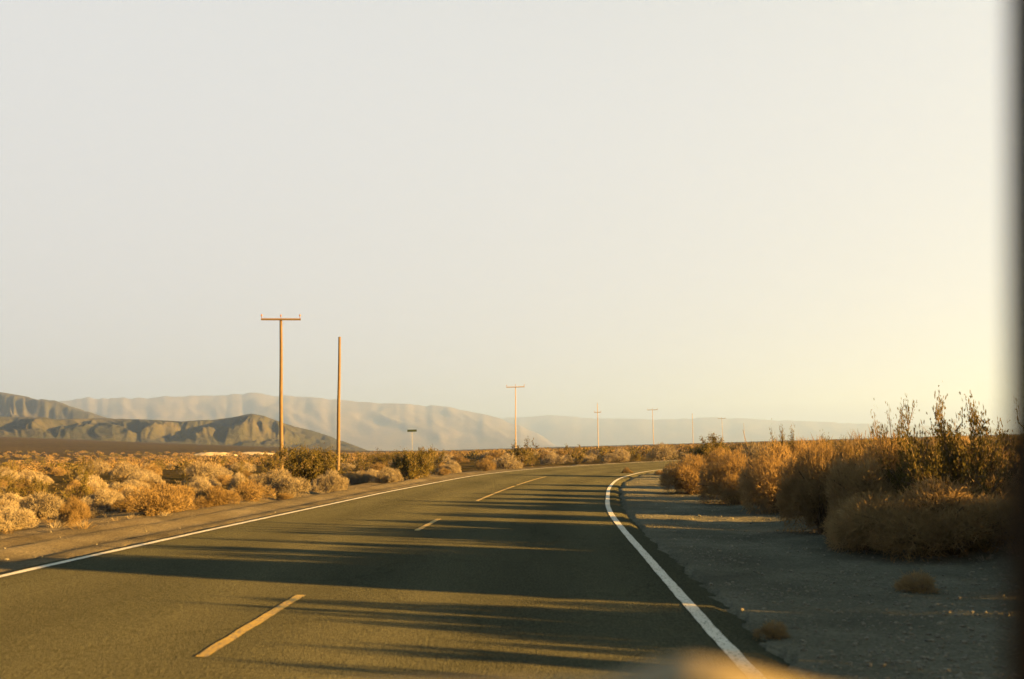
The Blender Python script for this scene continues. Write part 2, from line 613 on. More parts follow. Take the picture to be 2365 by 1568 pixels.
PL, PR = pair_lines()
across = PR - PL
wid = np.linalg.norm(across, axis=1, keepdims=True)
un = across / wid
NC = 26
rows = []
for k in range(NC):
    tt = k / (NC - 1)
    ex = fbm(np.arange(N) * 0.5, np.full(N, 3.0), 41) * 0.14
    ex2 = fbm(np.arange(N) * 0.5, np.full(N, 9.0), 43) * 0.14
    A0 = PL - un * (SH_L + ex[:, None]); B0 = PR + un * (SH_R + ex2[:, None])
    p = A0 + (B0 - A0) * tt
    s = np.clip(((p - PR) * -un).sum(1) / wid[:, 0], -0.06, 1.06)
    z = ZL * s
    if k == 0 or k == NC - 1:
        z = z - 0.12
        p = p + (un if k else -un) * 0.03
    rows.append(np.column_stack([p, z]))
V = np.vstack(rows)
j = np.arange(N - 1)
quads = np.vstack([np.stack([k * N + j, k * N + j + 1, (k + 1) * N + j + 1, (k + 1) * N + j], 1) for k in range(NC - 1)])[:, ::-1]
road = mesh_np('road', V, quads, M['asphalt'], smooth_shade=True)
a_ = road.data.attributes.new('lane', 'FLOAT', 'POINT')
a_.data.foreach_set('value', np.repeat(np.linspace(0, 1, NC), N).astype(np.float32))
road['kind'] = 'structure'


def road_point(fr, i, off):
    """point between right (0) and left (1) line at fractional row i plus sideways offset in m (towards the right)"""
    ii = np.arange(N)
    pl = np.array([np.interp(i, ii, PL[:, q]) for q in (0, 1)]); pr = np.array([np.interp(i, ii, PR[:, q]) for q in (0, 1)])
    d = pr - pl
    wd = np.linalg.norm(d)
    p = pr - d * fr + d / wd * off
    s = ((pr - p) * d).sum() / wd / wd
    return np.array([p[0], p[1], ZL * s])


def strip(name, fr, i0, i1, width, mat, zoff=0.006, n=None, wob=0.006, seed=0):
    n = n or int((i1 - i0) * 3) + 2
    V = []
    for q, i in enumerate(np.linspace(i0, i1, n)):
        wa = (vnoise(np.array([q * .9]), np.array([seed]), 5)[0] - .5) * 2 * wob
        wb = (vnoise(np.array([q * .9]), np.array([seed + 7]), 5)[0] - .5) * 2 * wob
        V.append(road_point(fr, i, -width / 2 + wa)); V.append(road_point(fr, i, width / 2 + wb))
    V = np.array(V); V[:, 2] += zoff
    q = np.arange(n - 1) * 2
    o = mesh_np(name, V, np.stack([q, q + 1, q + 3, q + 2], 1), mat)
    return o


o = strip('edge_line', 0, 0, N - 1, 0.105, M['white'], seed=3)
o['kind'] = 'structure'
o = strip('edge_line', 1, 0, N - 1, 0.105, M['white'], seed=19)
o['kind'] = 'structure'
# yellow centre dashes: rows whose centre point lies at given distances ahead
cy = (PL[:, 1] * 0.505 + PR[:, 1] * 0.495)
for a, b in ((-5.5, -2.5), (6.6, 9.3), (16.3, 18.9), (25.0, 34.0), (34.6, 43.5)):
    ia, ib = np.interp([a, b], cy, np.arange(N))
    o = strip('centre_dash', 0.505, ia, ib, 0.088, M['yellow'], seed=int(a) + 50, wob=0.007, n=int((b - a) * 8))
    o['kind'] = 'structure'

# ------------------------------------------------------------------ mountains
def px_dir(x, y):
    d = ray(x, y)
    return math.atan2(d.x, d.y), d.z / math.hypot(d.x, d.y)


def mountain(name, prof, dist, depth, foot_fn, seed, nu, nv, spur, freq, power, mat, rough=1.0, saw=0.0):
    xs = np.linspace(prof[0][0], prof[-1][0], nu)
    ys = np.interp(xs, [p[0] for p in prof], [p[1] for p in prof])
    # small raggedness of the skyline
    D = np.array([px_dir(x, y) for x, y in zip(xs, ys)])
    az, tanel = D[:, 0], D[:, 1]
    zc = EYE + dist * tanel
    zc = zc * (1 + 0.0) + (fbm(xs * 0.05, xs * 0 + seed, seed, 5) - .5) * dist * 0.004 * rough
    s = np.linspace(0, 1.5, nv)
    S, AZ = np.meshgrid(s, az, indexing='ij')
    lat = AZ * dist
    R = dist + (S - 1) * depth
    X = R * np.sin(AZ); Y = R * np.cos(AZ)
    foot = foot_fn(X, Y) - 2
    warp = (fbm(lat * freq * 0.6, S * 1.5, seed + 3, 3) - .5) * 1.6
    n1 = 1 - np.abs(2 * fbm(lat * freq + warp, S * 0.8 + seed, seed + 7, 3) - 1) * 1.9     # ridged spurs
    n2 = 1 - np.abs(2 * fbm(lat * freq * 3.1 + warp * 2, S * 2.5, seed + 13, 3) - 1) * 1.9
    if saw:
        ph = lat * saw + (fbm(lat * saw * 0.8, S * 1.1 + seed, seed + 29, 3) - .5) * 3.4 + S * 0.55
        fr = ph - np.floor(ph)
        n1 = np.where(fr < 0.72, fr / 0.72, (1 - fr) / 0.28) * (0.55 + 0.8 * hash2(np.floor(ph), np.zeros_like(ph), seed)) * 0.9 + 0.3 * n1
    Sf = np.clip(S, 0, 1)
    base = np.where(S <= 1, Sf ** power, 1 - (S - 1) * 1.2)
    env = np.where(S <= 1, np.sin(np.pi * np.clip(Sf, 0, 1)) ** 0.8, 0.3 * (S - 1))
    H = np.maximum(zc[None, :] - foot, 0)
    hz = base + spur * env * (n1 - 0.55) + spur * 0.4 * env * (n2 - 0.5)
    hz = np.minimum(hz, 0.985 + 0.015 * base) if power < 5 else hz
    edge = np.minimum(1, np.minimum(np.arange(nu), np.arange(nu)[::-1]) / 6.0)[None, :]
    Z = foot + H * np.maximum(hz, -0.05) * edge
    capz = EYE + tanel[None, :] * R * (0.93 + 0.07 * np.minimum(S, 1)) + (S > 1) * -0.02 * H * (S - 1)
    Z = np.where(zc[None, :] > foot + 3, np.minimum(Z, capz), Z)
    Z = np.where(S == 0, foot - 4, Z)
    V = np.stack([X.ravel(), Y.ravel(), Z.ravel()], 1)
    i = (np.arange(nv - 1)[:, None] * nu + np.arange(nu - 1)[None, :]).ravel()
    q = np.stack([i, i + 1, i + nu + 1, i + nu], 1)
    o = mesh_np(name, V, q, mat, smooth_shade=True)
    o['kind'] = 'structure'
    return o


fb = lambda X, Y: bajada(X, Y)
flat0 = lambda X, Y: X * 0 + bajada(X, Y) * 0.5
mountain('hills', [(-500, 975), (-200, 968), (0, 962), (95, 962), (130, 968), (240, 965), (330, 968), (420, 973), (520, 966), (580, 955), (610, 960), (680, 985), (730, 996), (790, 1018), (850, 1040), (900, 1046)],
         1350, 350, fb, 11, 520, 70, 0.55, 0.018, 0.8, M['hill'], rough=0.5, saw=0.0075)
mountain('mountains', [(-600, 885), (-250, 890), (0, 905), (60, 915), (90, 921), (130, 925), (170, 940), (230, 958), (300, 985), (380, 1040)],
         2500, 640, fb, 23, 260, 60, 0.45, 0.009, 0.9, M['hill'], saw=0.0045)
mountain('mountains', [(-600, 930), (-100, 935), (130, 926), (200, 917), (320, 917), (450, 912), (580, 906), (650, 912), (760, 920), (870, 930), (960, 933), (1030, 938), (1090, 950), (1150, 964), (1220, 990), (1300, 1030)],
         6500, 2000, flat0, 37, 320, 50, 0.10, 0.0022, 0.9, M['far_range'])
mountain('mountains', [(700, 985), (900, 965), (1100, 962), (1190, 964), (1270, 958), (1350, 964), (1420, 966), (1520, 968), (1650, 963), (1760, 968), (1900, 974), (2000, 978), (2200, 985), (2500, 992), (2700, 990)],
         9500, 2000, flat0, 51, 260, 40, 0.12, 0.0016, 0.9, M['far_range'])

# pale bare sand banks on the plain below the hills
def sand_bank(px, py, wpx, hpx, seed):
    d = ray(px, py)
    az = math.atan2(d.x, d.y)
    # walk out until the terrain meets the ray
    best = None
    for r in np.geomspace(60, 2400, 400):
        x, y = r * math.sin(az), r * math.cos(az)
        if bajada(np.array([x]), np.array([y]))[0] >= EYE + r * d.z / math.hypot(d.x, d.y):
            best = r; break
    r = best or 500
    W = wpx * r / F; Hh = hpx * r / F; Dp = W * 0.35
    n, mrows = 40, 12
    U, Vv = np.meshgrid(np.linspace(-1, 1, n), np.linspace(-1, 1, mrows), indexing='ij')
    e = np.clip(1 - U**2 - Vv**2 * 0.9, 0, 1)
    lx = U * W / 2; ly = Vv * Dp / 2
    X = r * math.sin(az) + lx * math.cos(az) + ly * math.sin(az)
    Y = r * math.cos(az) - lx * math.sin(az) + ly * math.cos(az)
    Z = terrain(X, Y)[0] - 0.3 + (Hh + 0.3) * e ** 0.5 * (0.7 + 0.6 * fbm(U * 3, Vv * 3, seed))
    Vx = np.stack([X.ravel(), Y.ravel(), Z.ravel()], 1)
    i = (np.arange(n - 1)[:, None] * mrows + np.arange(mrows - 1)[None, :]).ravel()
    o = mesh_np('sand_bank', Vx, np.stack([i, i + mrows, i + mrows + 1, i + 1], 1), M['pale_sand'], smooth_shade=True)
    o['kind'] = 'structure'


sand_bank(497, 1053, 104, 8, 3)
sand_bank(590, 1050, 100, 6, 4)

# ------------------------------------------------------------------ vegetation meshes
def blades(P, Dir, Ln, Wd, g):
    """flat slender quads: P base, Dir direction, length, width"""
    n = len(P)
    rnd = g.normal(size=(n, 3))
    S = np.cross(Dir, rnd); S /= np.linalg.norm(S, axis=1, keepdims=True) + 1e-9
    S = S * Wd[:, None] / 2
    tip = P + Dir * Ln[:, None]
    mid = P + Dir * Ln[:, None] * 0.5 + g.normal(size=(n, 3)) * (Ln * 0.06)[:, None]
    V = np.stack([P - S * 0.4, P + S * 0.4, mid + S, tip, mid - S], 1).reshape(-1, 3)
    b = np.arange(n)[:, None] * 5
    Fc = np.hstack([np.hstack([b, b + 1, b + 2, b + 4])])
    T = np.hstack([b + 4, b + 2, b + 3, b + 3])
    return V, Fc, np.hstack([b + 4, b + 2, b + 3])


def tubes(paths, r0, r1, n=4):
    """paths: list of (k,3) arrays, tapering"""
    Vs, Fs, o = [], [], 0
    for P in paths:
        k = len(P)
        T = np.gradient(P, axis=0); T /= np.linalg.norm(T, axis=1, keepdims=True) + 1e-9
        A_ = np.cross(T, np.array([0.31, 0.87, 0.2])); A_ /= np.linalg.norm(A_, axis=1, keepdims=True) + 1e-9
        B_ = np.cross(T, A_)
        rad_ = np.linspace(r0, r1, k)[:, None]
        ring = [P + (A_ * math.cos(a) + B_ * math.sin(a)) * rad_ for a in np.linspace(0, 2 * math.pi, n, endpoint=False)]
        V = np.stack(ring, 1).reshape(-1, 3)
        Vs.append(V)
        for i in range(k - 1):
            for q in range(n):
                Fs.append((o + i * n + q, o + i * n + (q + 1) % n, o + (i + 1) * n + (q + 1) % n, o + (i + 1) * n + q))
        o += len(V)
    return np.vstack(Vs), np.array(Fs)


def dome_bush(seed, n=6000, nl=7, blade=(0.10, 0.26), wd=0.014, flat=0.8, spread=0.62):
    """unit dry shrub: radius about 1, height about 1 ; returns foliage and stems"""
    g = np.random.default_rng(seed)
    lobes = []
    for k in range(nl):
        a = 2 * math.pi * (k + g.uniform(-.3, .3)) / max(nl - 1, 1)
        d = 0.0 if k == 0 else spread * g.uniform(0.45, 1.2)
        r = g.uniform(0.24, 0.44) if k else 0.5
        lobes.append((d * math.cos(a), d * math.sin(a), (0.5 if k == 0 else g.uniform(.12, .5)), r))
    lobes = np.array(lobes)
    li = g.choice(nl, n, p=(lobes[:, 3] ** 2) / (lobes[:, 3] ** 2).sum())
    D = g.normal(size=(n, 3)); D[:, 2] = np.abs(D[:, 2]) * 0.9 + g.uniform(-.85, .15, n)
    D /= np.linalg.norm(D, axis=1, keepdims=True)
    lump = 0.72 + 0.56 * fbm(D[:, 0] * 3.4 + li * 5.1, D[:, 1] * 3.4 + D[:, 2] * 3.4, seed, 4)
    rad_ = lobes[li, 3] * lump * (0.45 + 0.5 * np.sqrt(g.random(n)))
    P = lobes[li, :3] + D * rad_[:, None] * np.array([1, 1, flat])
    P[:, 2] = np.maximum(P[:, 2], 0.02)
    dr = D + g.normal(size=(n, 3)) * 0.62 + np.array([0, 0, 0.2])
    dr /= np.linalg.norm(dr, axis=1, keepdims=True)
    Ln = g.uniform(*blade, n); Ln = np.where(g.random(n) < 0.03, Ln * 1.6, Ln); Wd = g.uniform(0.7, 1.3, n) * wd
    V, Q, T = blades(P, dr, Ln, Wd, g)
    paths = []
    for k in range(nl * 4):
        lb = lobes[k % nl]
        e = lb[:3] + g.normal(size=3) * lb[3] * 0.45; e[2] = abs(e[2]) + .1
        t_ = np.linspace(0, 1, 5)[:, None]
        b = np.array([g.normal() * 0.06, g.normal() * .06, -0.06])
        paths.append(b + (e - b) * t_ + np.array([0, 0, 0.1]) * np.sin(t_ * math.pi))
    SV, SF = tubes(paths, 0.018, 0.006)
    return (V, Q, T), (SV, SF)


def open_bush(seed, ns=24, nb=8, leaves=34, leaf=0.036, lean=0.95, hmin=0.45):
    """unit creosote like shrub: many thin stems fanning up from the base, leaf tufts towards the tips"""
    g = np.random.default_rng(seed)
    paths, LP, LDr = [], [], []
    for k in range(ns):
        a = g.uniform(0, 2 * math.pi); out_ = g.uniform(0.15, 1.0) ** 0.7 * lean
        h = g.uniform(hmin, 1.0) * (1.1 - 0.4 * out_)
        b = np.array([g.normal() * .06, g.normal() * .06, -0.05])
        e = np.array([math.cos(a) * out_, math.sin(a) * out_, h])
        t_ = np.linspace(0, 1, 6)[:, None]
        bend = np.array([math.cos(a), math.sin(a), 0]) * -0.12
        P = b + (e - b) * t_ + bend * np.sin(t_ * math.pi) + g.normal(size=(6, 3)) * 0.015
        paths.append(P)
        for q in range(nb):
            u = g.uniform(0.4, 1.0)
            p0 = b + (e - b) * u + bend * math.sin(u * math.pi)
            d = (e - b) / np.linalg.norm(e - b) + g.normal(size=3) * 1.0
            d /= np.linalg.norm(d)
            L = g.uniform(0.1, 0.24)
            br = p0 + d * L * np.linspace(0, 1, 3)[:, None]
            paths.append(br)
            m_ = leaves
            v = np.sqrt(g.uniform(0.08, 1.1, m_))[:, None]
            LP.append(p0 + d * L * v + g.normal(size=(m_, 3)) * (0.022 + 0.03 * v))
            LDr.append(d + g.normal(size=(m_, 3)) * 0.8)
    LP = np.vstack(LP); LDr = np.vstack(LDr); LDr /= np.linalg.norm(LDr, axis=1, keepdims=True)
    LP[:, 2] = np.maximum(LP[:, 2], 0.03)
    n = len(LP)
    V, Q, T = blades(LP, LDr, g.uniform(.7, 1.4, n) * leaf, g.uniform(.7, 1.3, n) * leaf * 0.5, g)
    SV, SF = tubes(paths, 0.011, 0.004, 3)
    return (V, Q, T), (SV, SF)


def tuft(seed, n=160, h=1.0):
    g = np.random.default_rng(seed)
    P = np.column_stack([g.normal(size=(n, 2)) * 0.22, np.full(n, -0.02)])
    D = np.column_stack([P[:, 0] * 2.2 + g.normal(size=n) * .3, P[:, 1] * 2.2 + g.normal(size=n) * .3, np.full(n, 1.0)])
    D /= np.linalg.norm(D, axis=1, keepdims=True)
    return blades(P, D, g.uniform(.5, 1.05, n) * h, g.uniform(.02, .05, n), g)


def unit(fol, st):
    """scale a shrub so that it is 1 m high and 1 m in radius"""
    V = fol[0]
    zs = 1.0 / np.percentile(V[:, 2], 99.95)
    rs = 0.97 / np.percentile(np.hypot(V[:, 0], V[:, 1]), 98)
    k = np.array([rs, rs, zs])
    return (V * k, fol[1], fol[2]), (st[0] * k, st[1])


def tri_mesh(name, fol, mat):
    V, Q, T = fol
    Fc = np.vstack([Q[:, [0, 1, 2]], Q[:, [0, 2, 3]], T])
    return mesh_np(name, V, Fc, mat, link=False)


def joint_mesh(name, fol, st, mat):
    V, Q, T = fol
    SV, SF = st
    Fq = np.vstack([np.vstack([Q[:, [0, 1, 2]], Q[:, [0, 2, 3]], T]), np.vstack([SF[:, [0, 1, 2]], SF[:, [0, 2, 3]]]) + len(V)])
    idx = np.concatenate([np.zeros(len(Q) * 2 + len(T)), np.ones(len(SF) * 2)])
    return mesh_np(name, np.vstack([V, SV]), Fq, None, mats=[mat, M['stem']], mat_idx=idx, link=False)


HERO = {}     # kind -> list of (foliage mesh, stem mesh)
for kind, mats, n, wd in (('straw', 'straw', 20000, 0.011), ('gold', 'gold', 20000, 0.011), ('brown', 'brown', 24000, 0.01)):
    HERO[kind] = []
    for v in range(3):
        f, s = dome_bush(100 + len(kind) * 7 + v * 13 + ord(kind[0]), n, nl=11 + v * 3, wd=wd, blade=(0.04, 0.13) if kind == 'brown' else (0.05, 0.13))
        f, s = unit(f, s)
        HERO[kind].append((tri_mesh('foliage', f, M[mats]), mesh_np('stems', *s, M['stem'], link=False)))
HERO['olive'] = []
for v in range(4):
    f, s = open_bush(300 + v * 3, ns=20 + v * 5, lean=0.8 + 0.1 * v)
    f, s = unit(f, s)
    HERO['olive'].append((tri_mesh('foliage', f, M['olive']), mesh_np('stems', *s, M['stem'], link=False)))
HERO['thick'] = []
for v in range(2):
    f, s = open_bush(340 + v * 3, ns=46, nb=9, leaves=46, leaf=0.042, lean=0.85)
    f, s = unit(f, s)
    HERO['thick'].append((tri_mesh('foliage', f, M['olive']), mesh_np('stems', *s, M['stem'], link=False)))
HERO['crown'] = []
for v in range(2):
    f, s = open_bush(380 + v * 3, ns=40, nb=13, leaves=30, leaf=0.036, lean=1.5, hmin=0.6)
    f, s = unit(f, s)
    HERO['crown'].append((tri_mesh('foliage', f, M['olive']), mesh_np('stems', *s, M['stem'], link=False)))
HERO['sparse'] = []
for v in range(2):
    f, s = dome_bush(360 + v, 2600, nl=5, wd=0.016, blade=(0.12, 0.32))
    f, s = unit(f, s)
    HERO['sparse'].append((tri_mesh('foliage', f, M['brown']), mesh_np('stems', *s, M['stem'], link=False)))
SMALL = {'straw': [], 'gold': [], 'olive': []}
for v in range(4):
    for kind in ('straw', 'gold'):
        f, s = dome_bush(500 + v * 7 + len(kind), 6000, nl=8 + v * 2, wd=0.016, blade=(0.05, 0.13))
        SMALL[kind].append(joint_mesh('shrub', *unit(f, s), M[kind]))
    f, s = open_bush(700 + v, ns=16, nb=5, leaves=14, leaf=0.07)
    SMALL['olive'].append(joint_mesh('shrub', *unit(f, s), M['olive']))

KIND_NAME = {'crown': ('creosote_bush', 'bush'), 'thick': ('creosote_bush', 'bush'), 'sparse': ('dry_brush', 'brush'), 'straw': ('dry_bush', 'bush'), 'gold': ('dry_bush', 'bush'), 'brown': ('tumbleweed_bush', 'bush'), 'olive': ('creosote_bush', 'bush')}
taken = []
_cnt = [0]


def place_hero(kind, x, y, w_, h_, label, group=None, dy=1.0):
    nm, cat = KIND_NAME[kind]
    i = _cnt[0]; _cnt[0] += 1
    fm, sm = HERO[kind][i % len(HERO[kind])]
    z = tz(x, y) - 0.02
    t_ = thing(nm, (x, y, z), label, cat, group, rotz=(i * 2.4) % 6.28)
    t_.scale = (w_ / 2 / 0.97, w_ / 2 / 0.97 * dy, h_ / 0.98)
    link_mesh('foliage', fm, t_)
    link_mesh('stems', sm, t_)
    taken.append((x, y, w_ / 2))
    return t_


def ground_px(px, py):
    z = 0.0
    for _ in range(4):
        x, y = ground_at(px, py, z)
        z = tz(x, y)
    return x, y


def hero_px(kind, px, base, wpx, top, label, group=None, dist=None):
    if dist is None:
        x, y = ground_px(px, base)
    else:
        d = ray(px, HOR)
        az = math.atan2(d.x, d.y)
        x, y = dist * math.sin(az), dist * math.cos(az)
    r = math.hypot(x, y)
    az = math.atan2(x, y)
    d = ray(px, top)
    ztop = EYE + r * d.z / math.hypot(d.x, d.y)
    h = max(ztop - tz(x, y), 0.15)
    ww = wpx * r / F
    # centre lies half a width behind its front edge
    rr = r + (ww * 0.3 if dist is None else 0)
    return place_hero(kind, rr * math.sin(az), rr * math.cos(az), ww, h, label, group)


GL = 'dry bushes along the left verge'
# left verge, measured from the photo (centre x, base y, width, top y)
hero_px('straw', 642, 1152, 135, 1084, 'large pale straw bush at the foot of the pole with the crossarm', GL)
hero_px('thick', 714, 1131, 128, 1026, 'big dark olive bush between the two nearest poles', GL)
hero_px('straw', 768, 1137, 70, 1082, 'round pale bush in front of the pole without a crossarm', GL)
hero_px('straw', 830, 1119, 72, 1086, 'low straw bush just right of the pole without a crossarm', GL)
hero_px('straw', 893, 1117, 74, 1078, 'straw bush touching the left side of the olive bush below the small sign', GL)
hero_px('thick', 958, 1106, 104, 1030, 'bushy olive gold shrub standing below the small dark sign', GL)
hero_px('gold', 496, 1172, 100, 1118, 'orange gold bush left of the large pale bush on the verge', GL)
hero_px('straw', 552, 1146, 56, 1090, 'narrow upright pale bush behind the orange gold bush on the verge', GL)
hero_px('gold', 372, 1190, 160, 1112, 'broad golden olive bush nearest the white edge line on the left verge', GL)
hero_px('gold', 168, 1216, 66, 1148, 'upright rust gold bush near the left border close to the shoulder', GL)
hero_px('straw', 98, 1200, 92, 1142, 'pale rounded bush left of the upright rust gold bush', GL)
hero_px('straw', 14, 1226, 110, 1166, 'straw bush with a dark hollow, cut by the left border of the photo', GL)
hero_px('straw', 240, 1180, 104, 1128, 'wide pale bush between the rust gold bush and the broad golden bush', GL)
hero_px('straw', 306, 1150, 96, 1108, 'pale flat bush behind the broad golden bush on the left verge', GL)
hero_px('straw', 464, 1138, 62, 1100, 'small pale bush behind the orange gold bush, right of the broad golden bush', GL)
hero_px('straw', 1044, 1094, 58, 1062, 'pale bush right of the olive shrub below the sign', GL)
hero_px('olive', 880, 1078, 90, 1032, 'thin olive shrub behind the straw bushes, between pole and sign', GL)

# right bank, in shade
GR = 'brown bushes on the right bank'
hero_px('brown', 1600, 1142, 134, 1050, 'leftmost round brown bush of the right bank, where the gravel ends', GR)
hero_px('thick', 1645, 1100, 92, 1002, 'upright yellow green shrub behind the leftmost bush of the right bank', GR)
hero_px('brown', 1700, 1166, 168, 1040, 'second brown bush from the left on the right bank', GR)
hero_px('brown', 1800, 1186, 192, 1022, 'brown bush with a sunlit top, third along the right bank', GR)
hero_px('brown', 1905, 1238, 228, 1014, 'large brown bush in the middle of the right bank beside the gravel', GR)
hero_px('brown', 2060, 1262, 276, 1004, 'tall brown bush with a golden crown below the thin creosote', GR)
hero_px('gold', 2190, 1215, 230, 1000, 'big golden dome shaped bush catching the sun on the right bank', GR)
hero_px('brown', 2180, 1300, 396, 1112, 'wide shaded brown bush in front of the golden dome on the right bank', GR)
hero_px('brown', 2320, 1190, 204, 1036, 'shaded bush right of the golden dome against the right border', GR)
hero_px('crown', 2200, 1100, 300, 912, 'tall dark creosote with open branches rising above the golden dome', GR, dist=14.5)
hero_px('crown', 2072, 1080, 200, 926, 'thin airy creosote left of the tall dark creosote on the right bank', GR, dist=15.5)
hero_px('crown', 1812, 1080, 110, 982, 'creosote with sparse twigs above the middle of the right bank', GR, dist=23)
hero_px('olive', 2375, 1080, 110, 925, 'dark creosote at the right border partly hidden by the car pillar', GR, dist=15)
hero_px('olive', 1920, 1080, 80, 1000, 'small green shrub poking out behind the large middle bush', GR, dist=22)
hero_px('sparse', 2122, 1372, 94, 1312, 'small dark ball of dry brush alone on the right gravel', GR)
hero_px('sparse', 1790, 1478, 90, 1452, 'flat faded brush patch on the gravel near the right white line', GR)
hero_px('sparse', 1523, 1096, 30, 1084, 'tiny dark brush on the gravel just past the end of the white line', GR)
hero_px('gold', 1447, 1097, 30, 1078, 'tiny golden tuft growing at the edge of the right white line', GR)
hero_px('brown', 1665, 1124, 130, 1034, 'brown bush filling the gap behind the two leftmost bushes of the right bank', GR)
hero_px('straw', 1752, 1148, 150, 1026, 'pale bush with lit tips between the second and third bush of the right bank', GR)
hero_px('brown', 1858, 1166, 160, 1016, 'brown bush partly hidden behind the large middle bush of the right bank', GR)
hero_px('gold', 1985, 1196, 170, 1006, 'golden topped bush between the large middle bush and the tall golden crowned one', GR)
hero_px('brown', 2090, 1236, 230, 1040, 'dark bush at the left foot of the golden dome on the right bank', GR)
hero_px('brown', 2300, 1262, 260, 1086, 'low shaded bush at the right foot of the golden dome near the border', GR)
hero_px('brown', 1990, 1276, 170, 1150, 'low front bush where the right bank bulges out onto the gravel', GR)
# the continuous second row of the bank
GR2 = 'second row of the right bank'
_g = np.random.default_rng(12)
for y_ in np.arange(12.5, 50, 1.45):
    if min(abs(y_ - q_) for q_ in (13.0, 15.4, 18.6, 24.2, 25.5)) < 0.45:
        continue
    k_ = int(np.argmin(np.abs(RL[:, 1] - y_)))
    tdir = RL[min(k_ + 2, len(RL) - 1)] - RL[k_ - 2]
    tdir = tdir / np.linalg.norm(tdir)
    off_ = (7.2 if y_ < 23 else 8.4) + _g.uniform(-.5, .9) - 0.03 * max(0, y_ - 25)
    place_hero(('brown', 'brown', 'gold', 'straw')[int(_g.integers(4))], RL[k_, 0] + tdir[1] * off_, RL[k_, 1] - tdir[0] * off_, _g.uniform(1.6, 2.4), _g.uniform(0.75, 1.1) * (1 if y_ < 23 else 0.7),
               'dry bush of the dense second row on the right bank, behind the front bushes', GR2)
# more of the same bank beside and behind the camera: they cast the long shadows over the road
GS = 'bushes of the right bank beside the car'
for (x, y, w_, h_, kd) in ((6.3, 10.7, 1.8, 1.45, 'brown'), (6.3, 9.5, 1.3, 1.5, 'brown'), (5.9, 8.1, 1.6, 2.6, 'brown'), (6.7, 8.3, 1.6, 2.5, 'brown'), (6.9, 11.4, 1.5, 0.8, 'brown'), (7.4, 10.3, 1.6, 0.8, 'brown'), (6.1, 7.05, 1.15, 0.92, 'brown'),
                           (6.2, 6.35, 0.8, 1.4, 'brown'), (6.1, 5.55, 0.8, 1.2, 'brown'), (6.3, 5.0, 0.5, 1.0, 'brown'), (6.2, 4.3, 1.2, 0.8, 'brown'), (6.1, 3.45, 1.0, 1.2, 'brown'),
                           (8.0, 8.9, 1.6, 1.9, 'brown'), (7.9, 6.0, 2.0, 0.9, 'brown'), (7.8, 3.2, 2.2, 0.9, 'brown'), (8.2, 12.0, 2.4, 1.9, 'olive'),
                           (5.8, 9.05, 0.5, 2.1, 'thick'), (6.4, 7.45, 0.4, 1.75, 'thick'), (6.0, 5.95, 0.5, 1.5, 'thick'), (5.9, 4.7, 0.4, 1.25, 'thick'), (6.2, 3.9, 0.5, 1.3, 'thick'), (6.4, 10.1, 0.6, 2.1, 'thick'), (6.3, 11.3, 0.5, 2.0, 'thick'),
                           (6.3, 2.2, 1.8, 1.4, 'brown'), (6.4, 0.6, 1.9, 1.5, 'brown'), (6.4, -1.2, 2.0, 1.5, 'brown'), (6.6, -3.2, 2.2, 1.6, 'brown'), (6.6, -5.4, 2.2, 1.6, 'brown')):
    place_hero(kd, x, y, w_, h_, 'shaded bush of the right bank beside the car, outside the frame', GS)

# countable shrubs further off, one object each
def small_ok(x, y, r):
    for a, b, c_ in taken:
        if (a - x) ** 2 + (b - y) ** 2 < (0.75 * (c_ + r)) ** 2:
            return False
    return True


def scatter(n, zone, kinds, label, group, size, seed):
    g = np.random.default_rng(seed)
    made = 0; tries = 0
    while made < n and tries < n * 60:
        tries += 1
        az = g.uniform(*zone['az']); r = zone['r'][0] * (zone['r'][1] / zone['r'][0]) ** (g.random() ** 0.8)
        x, y = r * math.sin(rad(az)), r * math.cos(rad(az))
        z, dr, dl, ins = terrain(np.array([x]), np.array([y]))
        side = zone['side']
        if side == 'L' and dl[0] > -zone['gap']:
            continue
        if side == 'R' and dr[0] < zone['gap']:
            continue
        sz = g.uniform(*size)
        if not small_ok(x, y, sz / 2):
            continue
        kd = kinds[int(g.integers(len(kinds)))]
        nm, cat = KIND_NAME[kd]
        me = SMALL[kd][int(g.integers(len(SMALL[kd])))]
        o = bpy.data.objects.new(nm, me); COL.objects.link(o)
        hh = sz * g.uniform(0.42, 0.62) * (1.5 if kd == 'olive' else 1)
        o.location = (x, y, z[0] - 0.02); o.rotation_euler = (0, 0, g.uniform(0, 6.28)); o.scale = (sz / 2, sz / 2, hh)
        lb = label[kd]
        tag(o, lb, cat, group)
        taken.append((x, y, sz / 2)); made += 1


scatter(95, dict(az=(-29, 6), r=(25, 62), side='L', gap=2.6), ['straw', 'straw', 'straw', 'gold', 'gold', 'olive'],
        {'straw': 'small pale straw shrub among many on the left plain behind the verge', 'gold': 'small golden brown shrub among many on the left plain behind the verge', 'olive': 'small olive shrub among the pale ones on the left plain behind the verge'},
        'small shrubs on the left plain', (0.5, 1.4), 5)
scatter(120, dict(az=(-29, 22), r=(55, 130), side='L', gap=3.0), ['straw', 'straw', 'gold', 'olive'],
        {'straw': 'distant pale shrub in the scrub beyond the bend', 'gold': 'distant golden shrub in the scrub beyond the bend', 'olive': 'distant dark olive shrub in the scrub beyond the bend'},
        'distant shrubs beyond the bend', (0.9, 2.3), 6)
scatter(40, dict(az=(12, 32), r=(14, 60), side='R', gap=5.5), ['straw', 'gold', 'olive'],
        {'straw': 'pale shrub behind the right bank seen between larger bushes', 'gold': 'golden shrub behind the right bank seen between larger bushes', 'olive': 'olive shrub behind the right bank seen between larger bushes'},
        'shrubs behind the right bank', (0.9, 1.7), 8)

